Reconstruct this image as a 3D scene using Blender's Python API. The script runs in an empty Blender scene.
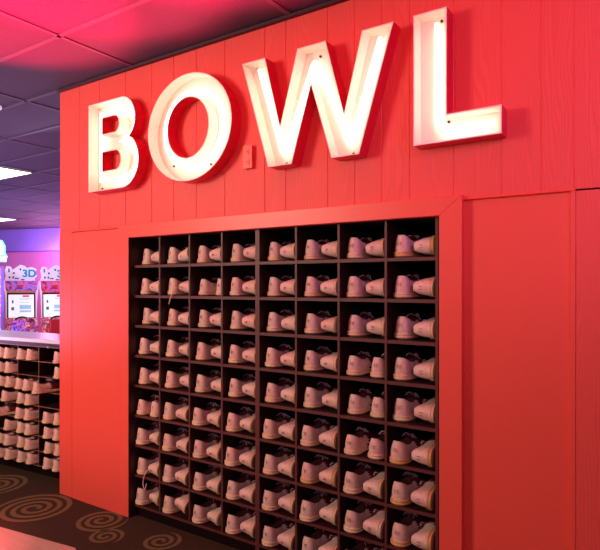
import bpy, bmesh, math, random
from mathutils import Vector, Matrix
random.seed(7)
PI = math.pi
sc = bpy.context.scene
col = sc.collection
EYE = 1.278; D = 2.061
ROW = .1647

# ------------------------------------------------------------------ materials
def mat(name, c, rough=.6, metal=0, emit=None, es=0, spec=.5, bump=None, noise=None, coat=0):
    m = bpy.data.materials.new(name); m.use_nodes = True
    nt = m.node_tree; b = nt.nodes['Principled BSDF']
    b.inputs['Base Color'].default_value = (*c, 1)
    b.inputs['Roughness'].default_value = rough
    b.inputs['Metallic'].default_value = metal
    b.inputs['Specular IOR Level'].default_value = spec
    b.inputs['Coat Weight'].default_value = coat
    if emit:
        b.inputs['Emission Color'].default_value = (*emit, 1)
        b.inputs['Emission Strength'].default_value = es
    tc = nt.nodes.new('ShaderNodeTexCoord')
    if noise:   # (scale vector, amount)
        mp = nt.nodes.new('ShaderNodeMapping'); mp.inputs['Scale'].default_value = noise[0]
        n = nt.nodes.new('ShaderNodeTexNoise'); n.inputs['Scale'].default_value = 1; n.inputs['Detail'].default_value = 5
        nt.links.new(tc.outputs['Object'], mp.inputs['Vector']); nt.links.new(mp.outputs[0], n.inputs['Vector'])
        mx = nt.nodes.new('ShaderNodeMix'); mx.data_type = 'RGBA'; mx.blend_type = 'MIX'
        a = noise[1]
        mx.inputs['A'].default_value = (*[v*(1-a) for v in c], 1)
        mx.inputs['B'].default_value = (*[min(1, v*(1+a)) for v in c], 1)
        nt.links.new(n.outputs['Fac'], mx.inputs['Factor']); nt.links.new(mx.outputs['Result'], b.inputs['Base Color'])
        if bump:
            bp = nt.nodes.new('ShaderNodeBump'); bp.inputs['Strength'].default_value = bump
            bp.inputs['Distance'].default_value = .01
            nt.links.new(n.outputs['Fac'], bp.inputs['Height']); nt.links.new(bp.outputs[0], b.inputs['Normal'])
    return m

def siding_mat():
    """painted plywood siding: wavy vertical grain"""
    m = mat('red_siding', (.84, .072, .062), .55)
    nt = m.node_tree; b = nt.nodes['Principled BSDF']
    tc = [n for n in nt.nodes if n.type == 'TEX_COORD'][0]
    mp = nt.nodes.new('ShaderNodeMapping'); mp.inputs['Scale'].default_value = (1, 1, .13)
    nz = nt.nodes.new('ShaderNodeTexNoise'); nz.inputs['Scale'].default_value = 9; nz.inputs['Detail'].default_value = 2
    ad = nt.nodes.new('ShaderNodeVectorMath'); ad.operation = 'MULTIPLY_ADD'
    ad.inputs[1].default_value = (.16, .0, .16)
    wv = nt.nodes.new('ShaderNodeTexWave'); wv.wave_type = 'BANDS'; wv.bands_direction = 'X'
    wv.inputs['Scale'].default_value = 34; wv.inputs['Distortion'].default_value = 2.5; wv.inputs['Detail'].default_value = 2
    wv.inputs['Detail Scale'].default_value = 1.5
    nt.links.new(tc.outputs['Object'], mp.inputs[0]); nt.links.new(mp.outputs[0], nz.inputs['Vector'])
    nt.links.new(nz.outputs['Color'], ad.inputs[0]); nt.links.new(mp.outputs[0], ad.inputs[2])
    nt.links.new(ad.outputs[0], wv.inputs['Vector'])
    mx = nt.nodes.new('ShaderNodeMix'); mx.data_type = 'RGBA'
    mx.inputs['A'].default_value = (.85, .074, .064, 1); mx.inputs['B'].default_value = (.91, .090, .077, 1)
    nt.links.new(wv.outputs['Fac'], mx.inputs['Factor']); nt.links.new(mx.outputs['Result'], b.inputs['Base Color'])
    bp = nt.nodes.new('ShaderNodeBump'); bp.inputs['Strength'].default_value = .16; bp.inputs['Distance'].default_value = .002
    nt.links.new(wv.outputs['Fac'], bp.inputs['Height']); nt.links.new(bp.outputs[0], b.inputs['Normal'])
    return m

def leather_mat(name, c1, c2, rough=.5):
    """colour differs a little from shoe to shoe, with scuffs"""
    m = mat(name, c1, rough); nt = m.node_tree; b = nt.nodes['Principled BSDF']
    oi = nt.nodes.new('ShaderNodeObjectInfo'); mx = nt.nodes.new('ShaderNodeMix'); mx.data_type = 'RGBA'
    mx.inputs['A'].default_value = (*c1, 1); mx.inputs['B'].default_value = (*c2, 1)
    nt.links.new(oi.outputs['Random'], mx.inputs['Factor'])
    tc = [n for n in nt.nodes if n.type == 'TEX_COORD'][0]
    n = nt.nodes.new('ShaderNodeTexNoise'); n.inputs['Scale'].default_value = 45; n.inputs['Detail'].default_value = 4
    nt.links.new(tc.outputs['Object'], n.inputs['Vector'])
    cr = nt.nodes.new('ShaderNodeMapRange'); cr.inputs['From Min'].default_value = .3; cr.inputs['From Max'].default_value = .7
    cr.inputs['To Min'].default_value = .78; cr.inputs['To Max'].default_value = 1.08
    nt.links.new(n.outputs['Fac'], cr.inputs['Value'])
    ml = nt.nodes.new('ShaderNodeMix'); ml.data_type = 'RGBA'; ml.blend_type = 'MULTIPLY'; ml.inputs['Factor'].default_value = 1
    nt.links.new(mx.outputs['Result'], ml.inputs['A']); nt.links.new(cr.outputs[0], ml.inputs['B'])
    nt.links.new(ml.outputs['Result'], b.inputs['Base Color'])
    return m

def art_mat(name, cols, scale):
    """garish printed cabinet artwork"""
    m = mat(name, cols[0], .35); nt = m.node_tree; b = nt.nodes['Principled BSDF']
    tc = [n for n in nt.nodes if n.type == 'TEX_COORD'][0]
    n = nt.nodes.new('ShaderNodeTexNoise'); n.inputs['Scale'].default_value = scale; n.inputs['Distortion'].default_value = 2.5
    n.inputs['Detail'].default_value = 1
    r = nt.nodes.new('ShaderNodeValToRGB'); r.color_ramp.interpolation = 'CONSTANT'
    els = r.color_ramp.elements
    while len(els) < len(cols): els.new(.5)
    for i, c in enumerate(cols):
        els[i].position = 0 if i == 0 else .33 + .36*(i-1)/(len(cols)-1); els[i].color = (*c, 1)
    nt.links.new(tc.outputs['Object'], n.inputs['Vector']); nt.links.new(n.outputs['Fac'], r.inputs['Fac'])
    nt.links.new(r.outputs['Color'], b.inputs['Base Color'])
    nt.links.new(r.outputs['Color'], b.inputs['Emission Color']); b.inputs['Emission Strength'].default_value = .35
    return m

M = dict(
    siding=siding_mat(),
    red=mat('red_paint', (.92, .094, .067), .42, noise=((3, 3, 1), .04)),
    red_trim=mat('red_trim_paint', (.93, .096, .068), .4),
    rack_front=mat('rack_front_edge_lit', (.11, .020, .018), .5, noise=((8, 8, 60), .2)),  # lighter copy of the rack wood: light on the fronts put into the colour
    rack=mat('maroon_wood_shaded', (.024, .0055, .006), .5, noise=((8, 8, 60), .25)),  # rack wood darkened: shade between the shelves put into the colour
    rack_in=mat('rack_inside_shaded', (.009, .003, .003), .9, spec=.1),  # darkest copy: shade deep in the racks put into the colour
    letter_side=mat('letter_side_red', (.80, .015, .06), .35),
    letter_in=mat('letter_inside_cream', (.90, .76, .66), .6),
    letter_rim=mat('letter_rim', (.92, .72, .70), .5),
    neon=mat('neon_glass', (1, 1, 1), .3, emit=(1, .90, .72), es=5),
    bolt=mat('dark_bolt', (.06, .03, .03), .4, .6),
    carpet=mat('brown_carpet', (.062, .034, .022), .95, noise=((160, 160, 160), .55), bump=.5, spec=.1),
    swirl=mat('tan_swirl', (.19, .12, .060), .95, noise=((160, 160, 160), .4), bump=.5, spec=.1),
    lane=mat('polished_floor', (.62, .36, .30), .22, noise=((2, 30, 1), .12), coat=.6),
    ceil=mat('ceiling_tile', (.065, .052, .078), .75, noise=((90, 90, 90), .16), bump=.25),
    grid=mat('ceiling_grid', (.10, .08, .11), .6),
    edge_dark=mat('dark_edge_angle', (.05, .012, .02), .6),
    purple=mat('purple_wall', (.26, .24, .85), .7, noise=((1.2, 1.2, 2), .3)),
    pinkwall=mat('pink_lit_wall', (.70, .32, .62), .7, noise=((1, 1, 1), .15)),
    leather=leather_mat('pale_pink_leather', (.86, .52, .45), (.84, .58, .49)),
    burg=leather_mat('burgundy_leather', (.20, .012, .02), (.11, .01, .02), .45),
    midsole=leather_mat('cream_sole_edge', (.92, .63, .42), (.88, .54, .33)),
    goldsole=leather_mat('yellowed_sole_edge', (.80, .44, .16), (.76, .40, .16)),
    outsole=leather_mat('brown_outsole', (.26, .13, .07), (.16, .08, .05), .6),
    tansole=leather_mat('tan_outsole', (.62, .40, .22), (.55, .34, .18), .6),
    lining=mat('dark_lining', (.10, .035, .035), .9),
    lace=mat('white_lace', (.55, .50, .60), .8),
    ink=mat('red_number', (.45, .06, .05), .6),
    counter=mat('pale_laminate', (.80, .74, .90), .3),
    cub_edge=mat('tan_shelf_edge', (.30, .11, .07), .5),
    black=mat('black_plastic', (.02, .02, .025), .4),
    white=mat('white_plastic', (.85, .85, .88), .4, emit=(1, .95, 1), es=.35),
    steel=mat('steel', (.5, .5, .55), .3, .9),
    screen=mat('lit_screen', (.8, .9, .95), .3, emit=(.85, .93, 1), es=.85),
    scr_blue=mat('screen_blue', (.3, .5, .7), .3, emit=(.32, .62, .85), es=.7),
    scr_red=mat('screen_red', (.6, .1, .2), .3, emit=(.75, .1, .25), es=.7),
    scr_dark=mat('screen_dark', (.1, .1, .25), .3, emit=(.15, .15, .4), es=.5),
    teal=mat('teal_print', (.0, .35, .5), .4, emit=(0, .4, .6), es=.3),
    navy=mat('navy_print', (.08, .08, .3), .4),
    art_blue=art_mat('purple_artwork', [(.08, .05, .45), (.25, .10, .75), (.5, .25, .9), (.75, .08, .2), (.06, .05, .3)], 5),
    art_red=art_mat('red_artwork', [(.75, .02, .08), (.9, .08, .12), (.6, .15, .6), (.85, .05, .06), (.3, .02, .1)], 5),
    art_mix=art_mat('mixed_artwork', [(.10, .05, .5), (.8, .06, .12), (.05, .03, .12), (.85, .1, .15), (.9, .6, .2), (.35, .12, .7)], 4.5),
    orange=mat('orange_side', (.75, .30, .12), .4, emit=(.8, .3, .1), es=.15),
    yellow=mat('yellow_vinyl', (.9, .65, .15), .4),
    redvinyl=mat('red_vinyl', (.75, .03, .04), .35),
    pinkpanel=mat('pink_lit_panel', (.7, .15, .35), .4, emit=(.8, .15, .4), es=.5),
    cyan=mat('cyan_neon', (.4, 1, .9), .3, emit=(.10, .9, .65), es=1.6),
    panel_light=mat('light_diffuser', (1, 1, 1), .4, emit=(1, .86, .82), es=5),
    panel_blue=mat('light_diffuser_cool', (1, 1, 1), .4, emit=(.82, .95, 1), es=3),
)

# ------------------------------------------------------------------ helpers
def tag(o, label=None, cat=None, group=None, kind=None):
    if label: o['label'] = label
    if cat: o['category'] = cat
    if group: o['group'] = group
    if kind: o['kind'] = kind
    return o

def empty(name, loc=(0, 0, 0), rz=0):
    o = bpy.data.objects.new(name, None); col.objects.link(o)
    o.location = loc; o.rotation_euler = (0, 0, rz); o.empty_display_size = .05
    return o

def obj(name, bm, mats, parent=None, smooth=False, bevel=0):
    me = bpy.data.meshes.new(name)
    if bevel:
        pass
    bmesh.ops.recalc_face_normals(bm, faces=bm.faces)
    bm.to_mesh(me); bm.free()
    if not isinstance(mats, (list, tuple)): mats = [mats]
    for m in mats: me.materials.append(M[m] if isinstance(m, str) else m)
    if smooth:
        for p in me.polygons: p.use_smooth = True
    o = bpy.data.objects.new(name, me); col.objects.link(o)
    o.parent = parent
    if bevel:
        b = o.modifiers.new('bevel', 'BEVEL'); b.width = bevel; b.segments = 2; b.limit_method = 'ANGLE'
    return o

def box(bm, x0, x1, y0, y1, z0, z1, mi=0):
    v = [bm.verts.new(p) for p in ((x0,y0,z0),(x1,y0,z0),(x1,y1,z0),(x0,y1,z0),(x0,y0,z1),(x1,y0,z1),(x1,y1,z1),(x0,y1,z1))]
    for f in ((0,1,2,3),(4,5,6,7),(0,1,5,4),(1,2,6,5),(2,3,7,6),(3,0,4,7)):
        bm.faces.new([v[i] for i in f]).material_index = mi

def boxo(name, b, m, parent=None, bevel=0, front=None):
    bm = bmesh.new(); box(bm, *b)
    if front:
        for f in bm.faces:
            if abs(f.calc_center_median().y-b[2]) < 1e-6: f.material_index = 1
        m = [m, front]
    return obj(name, bm, m, parent, bevel=bevel)

def prism(bm, pts, axis, a, b, mi=0):
    """extrude polygon pts (2D) along axis between a and b; axis y -> pts are (x,z); axis x -> (y,z); axis z -> (x,y)"""
    def P(p, t):
        return (p[0], t, p[1]) if axis == 'y' else (t, p[0], p[1]) if axis == 'x' else (p[0], p[1], t)
    A = [bm.verts.new(P(p, a)) for p in pts]; B = [bm.verts.new(P(p, b)) for p in pts]
    bm.faces.new(A).material_index = mi; bm.faces.new(B[::-1]).material_index = mi
    n = len(pts)
    for i in range(n):
        bm.faces.new((A[i], A[(i+1) % n], B[(i+1) % n], B[i])).material_index = mi

def tube(bm, pts, r, n=8, closed=False, mi=0, cap=True):
    pts = [Vector(p) for p in pts]; N = len(pts); rings = []
    up = None
    for i, p in enumerate(pts):
        if closed: t = pts[(i+1) % N] - pts[i-1]
        else: t = pts[min(i+1, N-1)] - pts[max(i-1, 0)]
        t.normalize()
        if up is None:
            up = t.orthogonal().normalized()
        up = (up - t*up.dot(t)).normalized(); s = t.cross(up)
        rings.append([bm.verts.new(p + r*(math.cos(2*PI*k/n)*up + math.sin(2*PI*k/n)*s)) for k in range(n)])
    for i in range(N if closed else N-1):
        a, b = rings[i], rings[(i+1) % N]
        off = 0
        if closed and i == N-1:
            off = min(range(n), key=lambda o: (a[0].co-b[o].co).length)
        for k in range(n):
            bm.faces.new((a[k], a[(k+1) % n], b[(k+1+off) % n], b[(k+off) % n])).material_index = mi
    if not closed and cap:
        bm.faces.new(rings[0]).material_index = mi; bm.faces.new(rings[-1][::-1]).material_index = mi

def spline(P, n=6, closed=False):
    P = [Vector(p) for p in P]; out = []; N = len(P)
    rng = range(N) if closed else range(N-1)
    for i in rng:
        g = (lambda k: P[k % N]) if closed else (lambda k: P[max(0, min(N-1, k))])
        a, b, c, d = g(i-1), g(i), g(i+1), g(i+2)
        for j in range(n):
            t = j/n
            out.append(.5*((2*b)+(c-a)*t+(2*a-5*b+4*c-d)*t*t+(3*b-a-3*c+d)*t**3))
    if not closed: out.append(P[-1])
    return out

def interp(tab, y):
    for (a, va), (b, vb) in zip(tab, tab[1:]):
        if y <= b: 
            t = (y-a)/(b-a); return va+(vb-va)*t
    return tab[-1][1]

# ------------------------------------------------------------------ the room
# floor: carpet with woven spiral ribbons
bm = bmesh.new()
def fl(pts, z=0, mi=0):
    f = bm.faces.new([bm.verts.new((x, y, z)) for x, y in pts]); f.material_index = mi
box(bm, -16, 4, -5, 8, -.06, 0)
def spiral(cx, cy, R, turns=3.2, w=.020, ph=0, ccw=1):
    n = int(turns*30); L = []; Rr = []
    for i in range(n+1):
        a = ph + ccw*2*PI*turns*i/n; r = R*(.10+.90*i/n); ww = w*.62*min(1, (n-i)/6+.15)
        c, s = math.cos(a), math.sin(a)
        L.append(bm.verts.new((cx+(r-ww)*c, cy+(r-ww)*s, .0015))); Rr.append(bm.verts.new((cx+(r+ww)*c, cy+(r+ww)*s, .0015)))
    for i in range(n): bm.faces.new((L[i], Rr[i], Rr[i+1], L[i+1])).material_index = 1
for s in [(-3.03,-.245,.215,3.6,.023,.3,1), (-2.57,-.135,.14,2.8,.02,2,1), (-2.39,-.25,.092,2.2,.017,1,-1), (-2.115,-.13,.10,2.3,.018,0,1),
          (-3.60,-.165,.19,3.3,.022,1,-1), (-1.75,-.22,.12,2.6,.019,2.6,1), (-1.35,-.12,.09,2.3,.017,.6,-1), (-1.45,-.42,.16,3,.021,1.4,1),
          (-4.1,-.33,.14,2.8,.02,0,1), (-.9,-.35,.18,3.2,.022,2,1), (-.4,-.18,.11,2.4,.018,1,-1), (-4.6,-.12,.18,3,.02,1,1),
          (-1.0,-.85,.14,2.8,.02,.5,1), (-.3,-.7,.2,3.2,.022,2.2,-1)]: spiral(*s)
tag(obj('floor', bm, ['carpet', 'swirl']), kind='structure')
bm = bmesh.new()
prism(bm, [(-5.5, -.86), (-2.94, -.49), (-2.40, -.415), (-1.9, -.62), (-1.3, -1.3), (-1.0, -4.9), (-5.5, -4.9)], 'z', .001, .006)
tag(obj('floor', bm, ['lane']), kind='structure')

# ceiling with its grid
CZ = 2.478
bm = bmesh.new(); box(bm, -16, 4, -5, 8, CZ+.006, CZ+.08)
xs = [-2.46-1.05*k for k in range(-5, 13)]; ys = [-.46+.45*k for k in range(-9, 17)]
for x in xs: box(bm, x-.011, x+.011, -5, 8, CZ, CZ+.007, 1)
for y in ys: box(bm, -16, 4, y-.011, y+.011, CZ, CZ+.007, 1)
tag(obj('ceiling', bm, ['ceil', 'grid']), kind='structure')

tag(boxo('trim_2', (-3.147, 3.0, -.030, -.0085, CZ-.012, CZ+.001), 'edge_dark'), kind='structure')
# red wall: siding boards, smooth lower panels, corner boards
XL = -3.147
OL, OR_, OT = -2.48, -.722, EYE+.261
CL, CR, CT = -2.567, -.636, EYE+.331
XR = 3.0; LED = EYE+.319
wall = bmesh.new()
grooves = [XL, -2.95, -2.76, -2.53, -2.317, -2.15, -1.99, -1.80, -1.557, -1.438, -1.219, -1.09, -.966, -.847, -.672, -.499, -.367, -.264, -.09, .06, .2, .35, .5, .7, .9, 1.1, 1.3, 1.5, 1.7, 2.0, 2.3, 2.6, XR]
for a, b in zip(grooves, grooves[1:]):
    g = .0012 if a > -1.7 or b == -2.317 or a == -2.317 else .0005
    prism(wall, [(a+g, -.0045), (a+g+.003, -.0075), (b-g-.003, -.0075), (b-g, -.0045)], 'z', LED, CZ)
    if a > -.30:
        prism(wall, [(a+g, -.0045), (a+g+.003, -.0075), (b-g-.003, -.0075), (b-g, -.0045)], 'z', 0, LED-.006)
box(wall, XL, XR, -.005, .02, LED+.001, CZ)
box(wall, -.262, XR, -.005, .02, 0, LED-.006)
wb = tag(obj('wall_back', wall, 'siding'), kind='structure')
bm = bmesh.new()
box(bm, -2.990, CL-.0004, -.0292, .02, 0, LED-.005)      # recessed left panel
obj('smooth_panel', bm, 'red', wb)
bm = bmesh.new(); box(bm, -.70, -.262, .003, .02, 0, LED+.002); obj('smooth_panel', bm, 'red', wb)
boxo('corner_board', (XL+.029, -2.9945, -.0285, .05, 0, LED+.004), 'red', wb, bevel=.0015)
boxo('corner_board', (-.275, -.262, -.009, .02, 0, LED+.004), 'red', wb, bevel=.001)
bm = bmesh.new(); prism(bm, [(-.012, LED-.004), (.004, LED-.007), (.004, LED+.006), (-.009, LED+.004)], 'x', -.66, -.262)
obj('ledge_strip', bm, 'red', wb)
boxo('filler_strip', (-2.9945, CL-.001, -.0285, .006, LED-.001, LED+.004), 'red', wb)
we = boxo('wall_left', (XL, XL+.1, .02, 4.3, 0, CZ), 'red'); tag(we, kind='structure')
tag(boxo('wall_inner', (XL+.1, XR, .40, .45, 0, CZ), 'rack_in'), kind='structure')

# raised casing round the shoe rack (mitred boards)
bm = bmesh.new()
prism(bm, [(CL, 0), (OL, 0), (OL, OT), (CL, CT)], 'y', -.03, .012)
prism(bm, [(CR, 0), (OR_, 0), (OR_, OT), (CR, CT)], 'y', -.03, .012)
prism(bm, [(CL, CT), (OL, OT), (OR_, OT), (CR, CT)], 'y', -.03, .012)
tag(obj('trim_1', bm, 'red_trim', bevel=.0015), kind='structure')

# far wall and bulkhead behind the machines
def cam(px, depth, py=285):
    u = (px-300)/557.5
    return Vector((depth*(-.553+u*.8332), depth*(.8332+u*.553)-D, EYE+(285-py)/557.5*depth))
a17 = math.atan2(.47, 1.5)
def far(name, x0, x1, y0, y1, z0, z1, m):
    bm = bmesh.new(); box(bm, x0, x1, y0, y1, z0, z1)
    o = obj(name, bm, m); o.location = (-11.5, 4.65, 0); o.rotation_euler[2] = a17
    return tag(o, kind='structure')
far('wall_far', -4.5, 6.5, .45, .6, 0, CZ, 'pinkwall')
far('trim_3', -4.5, 6.5, 0, .44, EYE+.74, CZ, 'purple')
bm = bmesh.new(); box(bm, -16.1, -16, -5, 8, 0, CZ); tag(obj('wall_side', bm, 'purple'), kind='structure')
far('trim_4', 1.0, 1.05, .40, .448, 0, EYE+.74, 'purple')

# ------------------------------------------------------------------ big letters
T = .078      # depth of the channel letters
LB = EYE     # z origin
def arc(cx, cz, rx, rz, a0, a1, n):
    return [(cx+rx*math.cos(math.radians(a0+(a1-a0)*i/n)), cz+rz*math.sin(math.radians(a0+(a1-a0)*i/n))) for i in range(n+1)]
def letter(name, label, loops, tubes, bolts):
    """loops: outer then holes in (x, z rel. eye); an open channel: back, red return, cream inner wall, bright edge"""
    cx = sum(p[0] for p in loops[0])/len(loops[0])
    root = empty(name, (cx, -.008, LB+.525)); tag(root, label, 'sign letter', 'illuminated letters on the red wall')
    KF = (D-T)/(D-.06)
    def L(p, y): return (p[0]*KF-cx, y, p[1]*KF-.525)
    # back plate
    bm = bmesh.new(); es = []
    for lp in loops:
        v = [bm.verts.new(L(p, -.006)) for p in lp]
        es += [bm.edges.new((v[i], v[(i+1) % len(v)])) for i in range(len(v))]
    bmesh.ops.triangle_fill(bm, edges=es, use_beauty=True)
    obj('back_plate', bm, 'letter_in', root)
    rs = bmesh.new(); ins = bmesh.new(); rim = bmesh.new()
    th = .0045
    for li, lp in enumerate(loops):
        n = len(lp); A = sum(lp[i][0]*lp[(i+1) % n][1]-lp[(i+1) % n][0]*lp[i][1] for i in range(n))
        sgn = 1 if A > 0 else -1
        if li: sgn = -sgn
        inner = []
        for i in range(n):       # offset into the stroke
            p0, p1, p2 = [Vector(lp[k % n]) for k in (i-1, i, i+1)]
            d1 = (p1-p0).normalized(); d2 = (p2-p1).normalized()
            n1 = Vector((-d1.y, d1.x))*sgn; n2 = Vector((-d2.y, d2.x))*sgn
            mv = (n1+n2); mv = mv/max(mv.dot(n1), .4)
            inner.append(tuple(p1+mv*th))
        y0, y1 = 0, -(T-.008)
        for i in range(n):
            j = (i+1) % n
            q = lambda b, pts: b.faces.new([b.verts.new(p) for p in pts])
            q(rs, [L(lp[i], y0), L(lp[j], y0), L(lp[j], y1), L(lp[i], y1)])
            q(ins, [L(inner[i], -.006), L(inner[j], -.006), L(inner[j], y1), L(inner[i], y1)])
            q(rim, [L(lp[i], y1), L(lp[j], y1), L(inner[j], y1), L(inner[i], y1)])
    for b_ in (rs, ins, rim): bmesh.ops.remove_doubles(b_, verts=b_.verts, dist=1e-5)
    obj('outer_return', rs, 'letter_side', root); obj('inner_return', ins, 'letter_in', root); obj('face_edge', rim, 'letter_rim', root)
    for t, closed in tubes:
        bm = bmesh.new(); tube(bm, [L(p, -.034) for p in t], .0085, 10, closed); obj('neon_tube', bm, 'neon', root, smooth=True)
    for p in bolts:
        bm = bmesh.new(); tube(bm, [L(p, -.006), L(p, -.013)], .005, 8); obj('bolt', bm, 'bolt', root)
    return root

b_out = ([(-2.790, .532), (-2.790, 1.032)] + [(-2.56, 1.032)] + arc(-2.505, .908, .117, .124, 90, -55, 14)
         + arc(-2.497, .680, .136, .148, 52, -90, 16) + [(-2.60, .532)])
b_h1 = [(-2.664, .848), (-2.664, .938)] + arc(-2.560, .893, .038, .045, 90, -90, 8)
b_h2 = [(-2.664, .640), (-2.664, .746)] + arc(-2.550, .693, .042, .053, 90, -90, 8)
letter('letter_b', 'big glowing white letter B with neon inside, first letter on red wall', [b_out, b_h1, b_h2],
       [([(-2.722, .59), (-2.722, .985)] + [(-2.60, .985)] + arc(-2.52, .90, .088, .082, 80, -75, 10) + [(-2.55, .80)] + arc(-2.515, .69, .100, .098, 75, -88, 12) + [(-2.65, .59)], False)],
       [(-2.745, .56), (-2.745, 1.0)])
letter('letter_o', 'big glowing white letter O with a round neon tube, beside the B',
       [arc(-2.000, .785, .288, .268, 0, 352.5, 47), arc(-2.000, .784, .140, .150, 0, 351, 39)],
       [(arc(-2.000, .785, .196, .192, 0, 352.5, 47), True)], [(-2.16, .93), (-2.16, .62), (-1.90, .6)])
w_out = [(-1.650, 1.022), (-1.517, 1.022), (-1.434, .700), (-1.342, 1.022), (-1.200, 1.022), (-1.112, .703), (-1.030, 1.022), (-.893, 1.022),
         (-1.043, .527), (-1.172, .527), (-1.272, .852), (-1.372, .527), (-1.500, .527)]
def rnd(pts, r=.02): 
    out = [pts[0]]
    for a, b, c in zip(pts, pts[1:], pts[2:]):
        a, b, c = Vector(a), Vector(b), Vector(c); d1 = (a-b).normalized()*r; d2 = (c-b).normalized()*r
        out += [tuple(b+d1), tuple(b+d1*.35+d2*.35), tuple(b+d2)]
    return out+[pts[-1]]
letter('letter_w', 'big glowing white letter W with zigzag neon tube, third letter on red wall', [w_out],
       [(rnd([(-1.575, .99), (-1.440, .575), (-1.275, .972), (-1.105, .575), (-.965, .99)]), False)],
       [(-1.44, .548), (-1.262, .99), (-1.10, .548), (-.93, 1.005)])
letter('letter_l', 'big glowing white letter L with bent neon tube, last letter on red wall',
       [[(-.812, 1.022), (-.682, 1.022), (-.682, .628), (-.487, .628), (-.487, .527), (-.812, .527)]],
       [(rnd([(-.732, .985), (-.732, .578), (-.520, .578)], .03), False)], [(-.722, 1.002), (-.695, .615), (-.497, .578)])

# painted outlet box between O and W
ob = empty('outlet_box', (-1.646, -.008, EYE+.547)); tag(ob, 'small red painted outlet box on siding between the O and the W', 'outlet')
boxo('box_body', (-.025, .025, -.016, 0, 0, .103), 'red', ob, bevel=.003)
boxo('cover_plate', (-.028, .028, -.019, -.0155, -.003, .106), 'red', ob, bevel=.0015)
for zz in (.028, .075):
    bm = bmesh.new(); prism(bm, arc(0, zz, .013, .015, 0, 345, 23), 'y', -.0215, -.019)
    s = obj('socket', bm, 'red', ob)
    bm = bmesh.new(); box(bm, -.006, -.004, -.0222, -.0214, zz-.004, zz+.005); box(bm, .004, .006, -.0222, -.0214, zz-.004, zz+.005)
    obj('slot', bm, 'bolt', s)

# ------------------------------------------------------------------ main shoe rack: two units of four columns
CELLZ = [EYE+.2665-ROW*k for k in range(10)]      # shelf centre heights, top board first
def rack_unit(x0, x1, label):
    r = empty('shoe_rack', (x0, 0, 0)); tag(r, label, 'shoe rack', 'built-in rack units in the red wall')
    w = x1-x0; dp = .33; top = CELLZ[0]+.008
    boxo('side_panel', (.0078 if x0 < -2 else .0003, .014 if x0 < -2 else .012, -.0285 if x0 < -2 else .002, dp, 0, OT-.001 if x0 < -2 else top), 'rack', r, front='rack_in' if x0 < -2 else 'rack_front'); boxo('side_panel', (w-.012, w, .002, dp, 0, top), 'rack', r, front='rack_front')
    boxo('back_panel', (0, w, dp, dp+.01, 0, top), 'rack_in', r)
    for k in range(10): boxo('shelf', (.012, w-.012, .003, dp, CELLZ[k]-.007, CELLZ[k]+.007), 'rack', r, front='rack_front')
    dx = []
    for i in (1, 2, 3):
        x = w*i/4; boxo('divider', (x-.005, x+.005, .0015, dp, CELLZ[9], CELLZ[0]), 'rack', r, front='rack_front')
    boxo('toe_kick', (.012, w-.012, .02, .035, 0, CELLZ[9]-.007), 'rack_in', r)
    return r
U1 = (-2.487, -1.609); U2 = (-1.609, -.736)
rack_unit(*U1, 'dark maroon cubby rack, left four columns, full of bowling shoes')
rack_unit(*U2, 'dark maroon cubby rack, right four columns, full of bowling shoes')
def cell(c):     # 0..7 -> clear left and right x
    a, b = U1 if c < 4 else U2; k = c % 4; w = (b-a)/4
    return a+w*k+(.014 if c == 0 else .012 if k == 0 else .005), a+w*(k+1)-(.012 if k == 3 else .005)

# ------------------------------------------------------------------ bowling shoe
LEN = .255
FOOT = [(0, 0), (.003, .014), (.010, .0255), (.022, .0325), (.045, .0360), (.075, .0350), (.105, .0335), (.14, .0370), (.175, .0410), (.20, .0410), (.222, .0360), (.238, .029), (.249, .017), (.255, 0)]
NS = 18
def footring(side, z, grow=0, shrink=1):
    pts = []
    for i in range(NS*2):
        s = i if i <= NS else 2*NS-i; sg = 1 if i <= NS else -1
        y = LEN*(1-math.cos(PI*s/NS))/2
        hw = interp(FOOT, y)*shrink
        off = side*(.005*math.sin(PI*min(1, max(0, (y-.08)/.175)))-.004*max(0, (y-.2)/.055))
        g = grow
        yy = y + g*(-1 if s == 0 else 1 if s == NS else (y-LEN/2)/(LEN/2))
        pts.append(Vector((sg*(hw+(g if 0 < s < NS else 0))+off, yy, z)))
    return pts
def openring(side, lower=0, shrink=1):
    pts = []
    for i in range(NS*2):
        s = i if i <= NS else 2*NS-i; sg = 1 if i <= NS else -1
        q = (1-math.cos(PI*s/NS))/2; y = .010+.122*q
        hw = .0285*(math.sin(PI*s/NS)**.62)*shrink*(1-.25*q)
        z = interp([(0, .088), (.012, .0885), (.045, .071), (.08, .066), (.132, .078)], y)
        yc = .071; y = yc+(y-yc)*(shrink if shrink < 1 else 1)
        pts.append(Vector((sg*hw, y, z-lower)))
    return pts
def bridge(bm, rings, mi=0, sel=None):
    V = [[bm.verts.new(p) for p in r] for r in rings]
    for a, b in zip(V, V[1:]):
        n = len(a)
        for i in range(n):
            j = (i+1) % n
            f = [a[i], a[j], b[j], b[i]]
            c = sum((v.co for v in f), Vector())/4
            if sel is None or sel(c): bm.faces.new(f).material_index = mi
    return V
def number_mesh(txt):
    cu = bpy.data.curves.new('num', 'FONT'); cu.body = txt; cu.size = .022; cu.extrude = .0006; cu.align_x = 'CENTER'; cu.align_y = 'CENTER'
    cu.resolution_u = 2
    o = bpy.data.objects.new('num', cu); col.objects.link(o); bpy.context.view_layer.update()
    me = bpy.data.meshes.new_from_object(o.evaluated_get(bpy.context.evaluated_depsgraph_get()))
    bpy.data.objects.remove(o); me.materials.clear(); me.materials.append(M['ink'])
    return me
NUM = {k: number_mesh(k) for k in ('7', '8', '9', '10', '11')}
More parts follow.
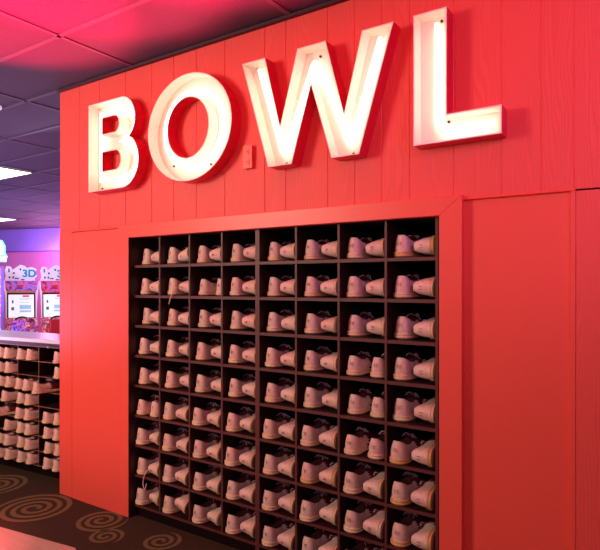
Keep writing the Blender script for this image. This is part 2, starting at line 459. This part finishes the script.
def make_shoe(side, sole, bottom, num):
    root = empty('bowling_shoe')
    p0 = footring(side, .020, -.001); p1 = openring(side)
    rings = []
    NL = 9
    for l in range(NL+1):
        t = l/NL; r = []
        for a, b in zip(p0, p1):
            s = a.y/LEN; e = t**(1+.9*s); h = t**(1-.22*s)
            p = a.lerp(b, e); p.z = a.z+(b.z-a.z)*h
            bul = .0035*math.sin(PI*t)*(1 if s < .45 else 1.6)
            p.x += bul*(1 if a.x > b.x*.5 else -1)*(min(1, abs(a.x)/.02)); p.y -= .002*math.sin(PI*t)*(1 if s < .03 else 0)
            r.append(p)
        rings.append(r)
    bm = bmesh.new(); bridge(bm, rings, sel=lambda c: c.y <= .112); bmesh.ops.remove_doubles(bm, verts=bm.verts, dist=1e-6)
    for v in [v for v in bm.verts if not v.link_faces]: bm.verts.remove(v)
    obj('upper', bm, 'leather', root, smooth=True)
    bm = bmesh.new(); bridge(bm, rings, sel=lambda c: c.y > .112)
    for v in [v for v in bm.verts if not v.link_faces]: bm.verts.remove(v)
    obj('toe_vamp', bm, 'burg', root, smooth=True)
    # heel backstay strip
    bm = bmesh.new()
    pts = [(y-.0022, z) for y, z in ((rings[l][0].y, rings[l][0].z) for l in range(1, NL+1))]
    for (a, za), (b, zb) in zip(pts, pts[1:]):
        v = [bm.verts.new(p) for p in ((-.004, a, za), (.004, a, za), (.004, b, zb), (-.004, b, zb))]; bm.faces.new(v)
    o1 = openring(side, .0, .93); o2 = openring(side, .012, .86); o3 = [Vector((p.x*.8, p.y, .030)) for p in o2]
    bm.free()
    bm = bmesh.new(); V = bridge(bm, [p1, o1, o2, o3]); bm.faces.new(V[-1]); obj('lining', bm, 'lining', root, smooth=False)
    # sole edge, grooved, with a raised heel
    bm = bmesh.new()
    V = bridge(bm, [footring(side, .005, .001), footring(side, .0065, .0032), footring(side, .0130, .0034), footring(side, .0140, .0012), footring(side, .0155, .0012), footring(side, .0165, .0034), footring(side, .0225, .0030), footring(side, .0240, -.001)])
    bm.faces.new(V[-1]); obj('sole_edge', bm, sole, root, smooth=True)
    bm = bmesh.new(); V = bridge(bm, [footring(side, .0, -.001), footring(side, .0052, .0015)]); bm.faces.new(V[0]); bm.faces.new(V[1])
    obj('outsole', bm, bottom, root)
    # tongue
    bm = bmesh.new(); sec = [(.150, .071, .017), (.128, .080, .019), (.114, .086, .021), (.106, .091, .020), (.103, .093, .012)]
    F = []; B = []
    for y, z, w in sec:
        F.append([bm.verts.new((w*k, y+.006*abs(k)**2, z-.006*k*k)) for k in (-1, -.5, 0, .5, 1)])
        B.append([bm.verts.new((w*k, y-.004+.006*abs(k)**2, z-.005-.006*k*k)) for k in (-1, -.5, 0, .5, 1)])
    for G in (F, B):
        for a, b in zip(G, G[1:]):
            for i in range(4): bm.faces.new((a[i], a[i+1], b[i+1], b[i]))
    for a, b, c, d in zip(F, F[1:], B, B[1:]):
        bm.faces.new((a[0], b[0], d[0], c[0])); bm.faces.new((a[4], b[4], d[4], c[4]))
    for g, k in ((F, B),):
        for i in range(4):
            bm.faces.new((g[0][i], g[0][i+1], k[0][i+1], k[0][i])); bm.faces.new((g[-1][i], g[-1][i+1], k[-1][i+1], k[-1][i]))
    obj('tongue', bm, 'burg', root, smooth=True)
    # laces and bow
    bm = bmesh.new()
    for y, z in ((.165, .070), (.151, .077), (.137, .084)):
        tube(bm, [(-.019, y, z-.007), (-.008, y+.002, z+.003), (.008, y-.003, z+.003), (.019, y-.005, z-.007)], .0022, 5)
    for sg in (-1, 1):
        tube(bm, spline([(0, .129, .087), (sg*.011, .124, .094), (sg*.021, .120, .091), (sg*.022, .124, .084), (sg*.014, .128, .084), (0, .129, .086)], 3), .0018, 5)
        tube(bm, spline([(0, .128, .087), (sg*.010, .116, .094), (sg*.018, .108, .090), (sg*.022, .104, .082)], 3), .0016, 5)
    obj('laces', bm, 'lace', root, smooth=True)
    nb = bpy.data.objects.new('size_number', NUM[num]); col.objects.link(nb); nb.parent = root
    nb.location = (0, -.0005, .054); nb.rotation_euler = (math.radians(81), 0, 0)
    return root
PROTO = {}
def copy_tree(o, parent=None):
    c = o.copy(); col.objects.link(c); c.parent = parent
    for ch in [k for k in o.children]: copy_tree(ch, c)
    return c
def shoe(side, sole, bottom, num, matrix, label, group):
    key = (side, sole, bottom, num)
    if key not in PROTO:
        o = make_shoe(*key); PROTO[key] = o
    else: o = copy_tree(PROTO[key])
    o.matrix_basis = matrix
    tag(o, label, 'shoe', group)
    return o
def upright(x, y, z, yaw=0, s=1, pitch=0, zs=1):
    return Matrix.Translation((x, y, z)) @ Matrix.Rotation(yaw, 4, 'Z') @ Matrix.Rotation(pitch, 4, 'X') @ Matrix.Diagonal((s, s, s*zs, 1))
def lying(xr, y, z, yaw=0, s=1, tilt=0):
    # sole towards +x at xr; width becomes height
    return Matrix.Translation((xr, y, z)) @ Matrix.Rotation(yaw, 4, 'Z') @ Matrix.Rotation(.085, 4, 'X') @ Matrix.Rotation(-PI/2+tilt, 4, 'Y') @ Matrix.Diagonal((s, s, s, 1))

W = ['one', 'two', 'three', 'four', 'five', 'six', 'seven', 'eight', 'nine']
UU = {(0, 5), (2, 1), (6, 3), (6, 4), (6, 5)}
GOLD = {(7, 5), (7, 6), (7, 7), (5, 6), (7, 0)}
GR = 'bowling shoes in the wall rack'
SIZE = ['7', '7', '8', '8', '9', '9', '10', '11']
for c in range(8):
    for r in range(9):
        if (c, r) == (7, 8): continue
        xl, xr = cell(c); z = CELLZ[r+1]+.0075
        side = random.choice((1,)); where = 'in wall rack, column %s from left, row %s down' % (W[c], W[r])
        j = lambda a: random.uniform(-a, a)
        num = SIZE[c]
        sole = 'goldsole' if (c, r) in GOLD else 'midsole'
        st = (.032 if r < 3 else .018 if r < 5 else -.004)+j(.006)
        left_word = 'left ' if (c, r) in UU else ''
        x = xl+.0420+abs(j(.002)); yw = -.05+j(.015)
        if (c, r) in UU: x = xl+.0490; yw = 0; SC = .97
        else: SC = 1.05
        tone = 'yellow-soled pink' if sole == 'goldsole' else 'pale pink'
        shoe(1, sole, 'outsole', num, upright(x, st, z, yw, SC), '%supright %s bowling shoe %s' % (left_word, tone if not left_word else 'pink', where), GR)
        if (c, r) in UU:
            shoe(-1, sole, 'outsole', num, upright(xr-.0490, st+.004+j(.006), z, 0, .97), 'right upright pink bowling shoe %s' % where, GR)
        else:
            st2 = (.018 if r < 5 else -.004)+j(.007); tilt = j(.04); yaw = -.012+j(.01); bot = 'outsole'; word = 'side-lying'; xx = xr-.0085
            zc = z+.0405
            if (c, r) in ((0, 6), (0, 8)): bot = 'tansole'; yaw = -.085; xx = xr-.024; word = 'sole-out'; st2 = .012
            elif (c, r) in ((1, 3), (2, 8), (3, 5), (5, 2)): bot = 'tansole'; yaw = -.09; xx = xr-.026; word = 'sole-showing'
            elif (c, r) in ((1, 8), (1, 0)): tilt = .20 if r else -.20; word = 'tipped-over'; zc += .010; xx = xr-.020 if r else xr-.024
            if (c, r) == (7, 7): yaw = -.012
            o = shoe(-1, sole, bot, num, lying(xx, st2, zc+.002, yaw, .95 if bot == 'tansole' else 1.02, tilt), '%s %s bowling shoe %s' % (word, tone, where), GR)
            if (c, r) in ((1, 1), (0, 7)):
                o['label'] = 'pink shoe with lace hanging out, %s' % where
                bm = bmesh.new(); inv = o.matrix_basis.inverted()
                bx, bz = xx-.06, z
                if r == 1: P = [(bx-.01, st2+.02, z+.05), (bx-.025, .0, z+.035), (bx-.045, -.012, z-.005), (bx-.06, -.012, z-.045)]
                else: P = [(bx-.01, st2+.03, z+.06), (bx-.035, .0, z+.02), (bx-.045, -.008, z-.03), (bx-.03, -.010, z-.065), (bx-.018, -.008, z-.03)]
                tube(bm, [inv @ p for p in spline(P, 5)], .0028, 6); obj('loose_lace', bm, 'leather', o, smooth=True)

# ------------------------------------------------------------------ counter rack at the left
ANG = math.radians(4.4)
lr = empty('shoe_rack', (-3.178, .075, 0), ANG); tag(lr, 'low wide shoe rack with thin tan-edged shelves under the pale counter', 'shoe rack')
P2 = .22; HB = .083; RH = .0985; NC = 5
def lx(k): return 0 if k == 0 else -(.297+P2*(k-1))
boxo('side_panel', (-.006, .0, 0, .33, 0, .90), 'rack', lr); boxo('side_panel', (lx(NC), lx(NC)+.006, 0, .33, 0, .90), 'rack', lr)
boxo('back_panel', (lx(NC), 0, .33, .34, 0, .90), 'rack_in', lr)
boxo('header_board', (lx(NC)+.006, -.006, .004, .02, HB+RH*8+.003, .90), 'rack', lr)
for k in range(9): boxo('shelf', (lx(NC)+.006, -.006, 0, .33, HB+RH*k-.0025, HB+RH*k+.0025), 'rack', lr, front='cub_edge')
for k in range(1, NC): boxo('divider', (lx(k)-.0025, lx(k)+.0025, .001, .33, HB, HB+RH*8), 'rack', lr, front='cub_edge')
boxo('toe_kick', (lx(NC)+.006, -.006, .06, .07, 0, HB), 'rack_in', lr)
b = bmesh.new(); tube(b, [(lx(1)+.10, .004, .872), (lx(1)+.10, -.006, .872)], .006, 10); obj('screw_cap', b, 'steel', lr)
ct = empty('countertop', (-3.178, .075, .90), ANG); tag(ct, 'pale lavender laminate countertop above the low shoe rack', 'countertop')
boxo('top_slab', (-2.6, .012, -.03, .30, .0, .026), 'counter', ct, bevel=.004)
lw = Matrix.Translation((-3.178, .075, 0)) @ Matrix.Rotation(ANG, 4, 'Z')
G2 = 'bowling shoes in the low rack'
# (column from the wall edge C=0, B=1, A=2), row from top, offsets from left divider
occ = {(2, 0): (.05, .120), (1, 0): (.07, .125), (0, 0): (.20,), (2, 1): (.045, .120), (0, 1): (.20,), (2, 2): (.045, .120), (1, 2): (.04, .115),
       (0, 2): (.07,), (2, 3): (.10,), (1, 3): (.05, .125), (2, 4): (.06,), (1, 4): (.048, .122), (0, 4): (.10, .195),
       (2, 5): (.12,), (1, 5): (.045, .120), (0, 5): (.10, .19), (2, 6): (.05, .125), (1, 6): (.05, .122), (0, 6): (.105, .19),
       (2, 7): (.055, .125), (1, 7): (.05, .124), (0, 7): (.125, .22)}
CN = {0: 'column beside the red wall', 1: 'second column from red wall', 2: 'third column from red wall'}
for (c, r), offs in occ.items():
    if len(offs) == 2: offs = (.0395, .1355) if c else (.098, .196)
    for i, of in enumerate(offs):
        z = HB+RH*(7-r)+.003; out = -.035; yaw = -.20
        if (c, r) == (0, 2): out = -.085; yaw = -.18
        if (c, r) == (1, 2): out = -.045
        if (c, r) == (2, 4): out = -.09; yaw = -.25
        of = min(of, (P2 if c else .297)-.086)
        m = lw @ upright(lx(c+1)+of, out+random.uniform(-.01, .008), z, yaw, .91, 0, .97)
        pos = '' if len(offs) == 1 else ('left ' if i == 0 else 'right ')
        st = 'single' if len(offs) == 1 else 'paired'
        if out < -.08: st = 'pulled-out single'
        lab = '%s%s pink bowling shoe in low rack, %s, row %s' % (pos, st, CN[c], W[r])
        shoe(1 if i == 0 else -1, 'midsole', 'outsole', '9', m, lab, G2)
# one shoe left on the counter by the wall
shoe(1, 'midsole', 'outsole', '9', lw @ upright(-.06, .02, .9265, -.2, .62), 'small reddish shoe left on pale counter against the red wall', 'shoe on the counter')

# ------------------------------------------------------------------ arcade machines in the distance
def text_mesh(txt, size, m):
    cu = bpy.data.curves.new('t', 'FONT'); cu.body = txt; cu.size = size; cu.extrude = .003; cu.align_x = 'CENTER'; cu.align_y = 'CENTER'; cu.offset = .008
    o = bpy.data.objects.new('t', cu); col.objects.link(o); bpy.context.view_layer.update()
    me = bpy.data.meshes.new_from_object(o.evaluated_get(bpy.context.evaluated_depsgraph_get()))
    bpy.data.objects.remove(o); me.materials.clear(); me.materials.append(M[m]); return me
TM = text_mesh('3D', .19, 'teal')
def machine(px, art, label, side, p=None):
    p = p or cam(px, 10.5); r = empty('racing_arcade_machine', (p.x, p.y, 0), math.radians(62))
    tag(r, label, 'arcade machine', 'twin racing arcade machines')
    w = .245
    bm = bmesh.new()
    prof = [(.0, 0), (.0, .45), (.06, .62), (.16, 1.12), (.06, 1.20), (.02, 1.34), (.50, 1.40), (.55, 0)]
    prism(bm, prof, 'x', -w, w); obj('cabinet_body', bm, side, r)
    for sx in (-1, 1):   # flared white-edged wings
        bm = bmesh.new(); q = [(sx*w, .50), (sx*(w+.012), .50), (sx*(w+.02), .95), (sx*(w+.03), 1.10), (sx*(w+.048), 1.22), (sx*(w+.045), 1.36), (sx*(w+.02), 1.36), (sx*w, 1.14)]
        prism(bm, q, 'y', -.02, .02); obj('side_wing', bm, 'white', r)
    # screen face leans back between (y=.05,z=.62) and (y=.15,z=1.12)
    def plate(name, x0, x1, z0, z1, m, lift, parent):
        bm = bmesh.new(); f = lambda z: .06+(z-.62)*.2
        v = [(x0, f(z0)-lift, z0), (x1, f(z0)-lift, z0), (x1, f(z1)-lift, z1), (x0, f(z1)-lift, z1)]
        A = [bm.verts.new(p) for p in v]; B = [bm.verts.new((p[0], p[1]+.008, p[2])) for p in v]
        bm.faces.new(A); bm.faces.new(B)
        for i in range(4): bm.faces.new((A[i], A[(i+1) % 4], B[(i+1) % 4], B[i]))
        return obj(name, bm, m, parent)
    bz = plate('screen_bezel', -.24, .24, .62, 1.155, 'black', .01, r)
    s = plate('screen', -.215, .215, .665, 1.095, 'screen', .02, r)
    plate('screen_title', .02, .14, 1.045, 1.085, 'scr_red', .024, s)
    plate('screen_text', -.02, .18, 1.00, 1.02, 'scr_blue', .024, s)
    plate('screen_text', -.03, .17, .82, .90, 'scr_blue', .024, s)
    plate('screen_text', -.03, .17, .76, .80, 'scr_blue', .024, s)
    plate('screen_text', -.03, .17, .94, .955, 'scr_blue', .024, s)
    plate('screen_icon', -.17, -.12, .80, .86, 'scr_dark', .024, s)
    plate('screen_icon', -.16, -.13, .93, .99, 'scr_dark', .024, s)
    # marquee
    bm = bmesh.new(); prism(bm, [(-.26, 1.17), (.26, 1.17), (.27, 1.27), (.28, 1.36), (-.28, 1.36), (-.27, 1.27)], 'y', -.04, .05); mq = obj('marquee', bm, art, r)
    bm = bmesh.new(); prism(bm, [(-.07, 1.275), (.07, 1.275), (.08, 1.325), (-.06, 1.335)], 'y', -.046, -.04); obj('marquee_badge', bm, 'scr_red', mq)
    # jagged white topper with doodles
    bm = bmesh.new(); top = [(-.29, 1.34), (-.26, 1.44), (-.28, 1.55), (-.25, 1.63), (-.18, 1.62), (-.15, 1.56), (-.10, 1.60), (-.02, 1.66), (.05, 1.64), (.09, 1.60), (.17, 1.62), (.26, 1.58), (.23, 1.50), (.27, 1.45), (.22, 1.40), (.24, 1.34), (.02, 1.33)]
    prism(bm, top, 'y', -.03, -.01); tp = obj('topper', bm, 'white', r)
    n = bpy.data.objects.new('topper_lettering', TM); col.objects.link(n); n.parent = tp; n.location = (.13, -.034, 1.49); n.rotation_euler = (PI/2, 0, 0)
    for q, (x, z, hw, hh) in enumerate([(-.21, 1.55, .012, .035), (-.20, 1.42, .015, .02), (-.13, 1.50, .018, .018), (-.08, 1.40, .035, .012), (.02, 1.38, .03, .012), (-.02, 1.57, .015, .02), (-.14, 1.42, .014, .022)]):
        bm = bmesh.new(); box(bm, x-hw, x+hw, -.034, -.03, z-hh, z+hh); obj('printed_mark', bm, 'navy', tp)
    # dash, wheel and seat
    bm = bmesh.new(); prism(bm, [(-.26, .30), (-.24, .55), (.0, .66), (.08, .64), (.05, .25)], 'x', -w-.02, w+.02); obj('control_deck', bm, 'art_mix', r)
    bm = bmesh.new()
    tube(bm, [(.12*math.cos(a*PI/12), -.25+.035*math.sin(a*PI/12), .60+.085*math.sin(a*PI/12)) for a in range(24)], .016, 8, True)
    tube(bm, [(-.12, -.25, .60), (.12, -.25, .60)], .012, 6); tube(bm, [(0, -.25, .60), (0, -.12, .56)], .018, 6)
    obj('steering_wheel', bm, 'black', r, smooth=True)
    bm = bmesh.new(); prism(bm, [(-.95, 0), (-.95, .28), (-.90, .66), (-.84, .67), (-.78, .36), (-.45, .30), (-.42, 0)], 'x', -.19, .19)
    st = obj('seat', bm, 'redvinyl' if art == 'art_red' else 'art_blue', r, bevel=.03)
    bm = bmesh.new(); prism(bm, [(-.965, .45), (-.915, .70), (-.83, .69), (-.79, .48)], 'x', .02, .17); obj('seat_side_pad', bm, 'yellow' if art == 'art_red' else 'art_mix', st, bevel=.02)
    return r
machine(21.5, 'art_blue', 'racing arcade machine with purple and blue marquee, left of the twin machines', 'orange')
p0 = cam(21.5, 10.5)
machine(51.5, 'art_red', 'racing arcade machine with red marquee, half hidden behind red wall corner', 'art_red', p0+Vector((math.cos(math.radians(62)), math.sin(math.radians(62)), 0))*.60)
# prize cabinet at the left edge with its cyan neon sign
p = cam(-17, 9.5); pc = empty('prize_cabinet', (p.x, p.y, 0), math.radians(60)); tag(pc, 'pink-lit prize cabinet with white shelf lines at the left edge', 'arcade cabinet')
boxo('cabinet_body', (-.3, .3, 0, .6, 0, 1.58), 'pinkpanel', pc); 
for z in (.50, .74, .92, 1.08, 1.24, 1.40): boxo('shelf_line', (-.3, .302, -.012, 0, z, z+.022), 'white', pc)
boxo('corner_post', (.27, .315, -.02, .0, 0, 1.60), 'purple', pc)
p = cam(-5, 9.8); ns = empty('neon_sign', (p.x, p.y, EYE+.39), math.radians(60)); tag(ns, 'glowing cyan and white rounded neon sign cut by the left picture edge', 'sign')
bm = bmesh.new(); prism(bm, [(-.25, .02), (.17, .02), (.18, .12), (.15, .17), (.15, .30), (.11, .38), (.0, .40), (-.25, .40)], 'y', 0, .05); obj('sign_body', bm, 'white', ns, bevel=.01)
bm = bmesh.new(); tube(bm, [(x, -.012, z) for x, z in ((-.24, .03), (.17, .03), (.18, .12), (.15, .17), (.15, .30), (.11, .385), (.0, .40), (-.24, .40))], .014, 8); obj('neon_outline', bm, 'cyan', ns)
bm = bmesh.new(); tube(bm, [(-.24, -.012, .13), (.16, -.012, .13)], .016, 8); obj('neon_bar', bm, 'cyan', ns)
bm = bmesh.new()
for z in (.40, .40): pass
tube(bm, [(-.1, .03, .39), (-.1, .03, CZ-EYE-.39)], .008, 6); tube(bm, [(.05, .03, .38), (.05, .03, CZ-EYE-.39)], .008, 6); obj('hanging_rod', bm, 'steel', ns)

# ------------------------------------------------------------------ ceiling fixtures
def cl(x0, x1, y0, y1, label, m):
    r = empty('ceiling_light', ((x0+x1)/2, (y0+y1)/2, CZ)); tag(r, label, 'ceiling light', 'flat panel lights in the ceiling')
    hx, hy = (x1-x0)/2, (y1-y0)/2
    bm = bmesh.new()
    for b_ in ((-hx, hx, -hy, -hy+.02), (-hx, hx, hy-.02, hy), (-hx, -hx+.02, -hy+.02, hy-.02), (hx-.02, hx, -hy+.02, hy-.02)): box(bm, *b_, -.010, 0)
    obj('frame', bm, 'grid', r); boxo('diffuser', (-hx+.02, hx-.02, -hy+.02, hy-.02, -.007, -.001), m, r)
cl(-6.64, -5.64, .90, 1.33, 'bright white ceiling panel, nearer one, at left picture edge', 'panel_light')
cl(-11.1, -9.9, 3.15, 3.58, 'cool glowing ceiling panel, farther one, just before the purple bulkhead', 'panel_blue')
sd = empty('smoke_detector', (-3.775, -.09, CZ)); tag(sd, 'small pale dome fixture on the ceiling at left edge', 'detector')
bm = bmesh.new(); R = [(.055, 0), (.055, -.012), (.045, -.022), (.03, -.045), (.012, -.052)]
V = bridge(bm, [[Vector((r_*math.cos(2*PI*k/20), r_*math.sin(2*PI*k/20), z_)) for k in range(20)] for r_, z_ in R]); bm.faces.new(V[-1]); obj('housing', bm, 'white', sd, smooth=True)
bm = bmesh.new(); tube(bm, [(0, 0, -.052), (0, 0, -.058)], .007, 8); obj('indicator', bm, 'bolt', sd)

# ------------------------------------------------------------------ lights
def light(kind, loc, target, energy, color, size=1, **k):
    l = bpy.data.lights.new('lamp', kind); l.energy = energy; l.color = color
    if kind == 'AREA':
        l.shape = 'RECTANGLE'; l.size = size; l.size_y = k.get('sy', size)
    else:
        l.shadow_soft_size = size
    if kind == 'SPOT':
        l.spot_size = math.radians(k['ang']); l.spot_blend = k.get('blend', .5)
    o = bpy.data.objects.new('lamp', l); col.objects.link(o); o.location = loc
    o.rotation_euler = (Vector(target)-Vector(loc)).to_track_quat('-Z', 'Y').to_euler()
    return o
light('AREA', (-3.6, -2.9, 2.2), (-2.8, 0, 1.3), 90, (1, .76, .60), 1.0)
light('AREA', (.5, -3.0, 2.1), (-.9, 0, 1.4), 25, (1, .49, .56), 1.2)
light('SPOT', (1.0, -1.5, 2.4), (-.15, 0, 1.98), 95, (1, .30, 1), .3, ang=50, blend=.9)
for lxx in (-2.5, -1.9, -1.3, -.7): light('SPOT', (lxx, -1.0, 1.30), (lxx, -.78, CZ), 640, (1, .001, .06), .04, ang=58, blend=.45)
light('AREA', (-5.2, -.6, .95), (-5.0, -.2, 3), 70, (.78, .46, .92), 2.0)
light('AREA', (-8.2, .8, 2.3), (-10.5, 3.5, 1.0), 120, (.85, .55, 1), 1.4)
light('AREA', (-8.5, 2.0, .9), (-8.6, 2.2, 3), 52, (.42, .28, 1), 2.5)
light('POINT', tuple(cam(50, 11.3, 268)), (0, 0, 0), 100, (1, .35, .9), .15)
light('SPOT', (-3.6, -2.2, 2.3), (-3.05, -1.12, 0), 1000, (1, .13, .17), .1, ang=27, blend=.7)
light('AREA', (-4.2, .9, 2.3), (-4.0, .3, .9), 10, (.72, .6, 1), .8)  # unseen fill added to brighten the pale countertop
w = bpy.data.worlds.new('world'); sc.world = w; w.use_nodes = True
w.node_tree.nodes['Background'].inputs[0].default_value = (1, .62, .62, 1); w.node_tree.nodes['Background'].inputs[1].default_value = .16

# ------------------------------------------------------------------ camera
cd = bpy.data.cameras.new('camera'); co = bpy.data.objects.new('camera', cd); col.objects.link(co)
co.location = (0, -D, EYE); co.rotation_euler = (PI/2, 0, math.radians(33.57))
cd.sensor_width = 36; cd.lens = 557.5*36/600; cd.shift_y = 10/600; cd.clip_start = .05
sc.camera = co
sc.view_settings.view_transform = 'Standard'; sc.view_settings.look = 'None'
sc.cycles.use_denoising = True
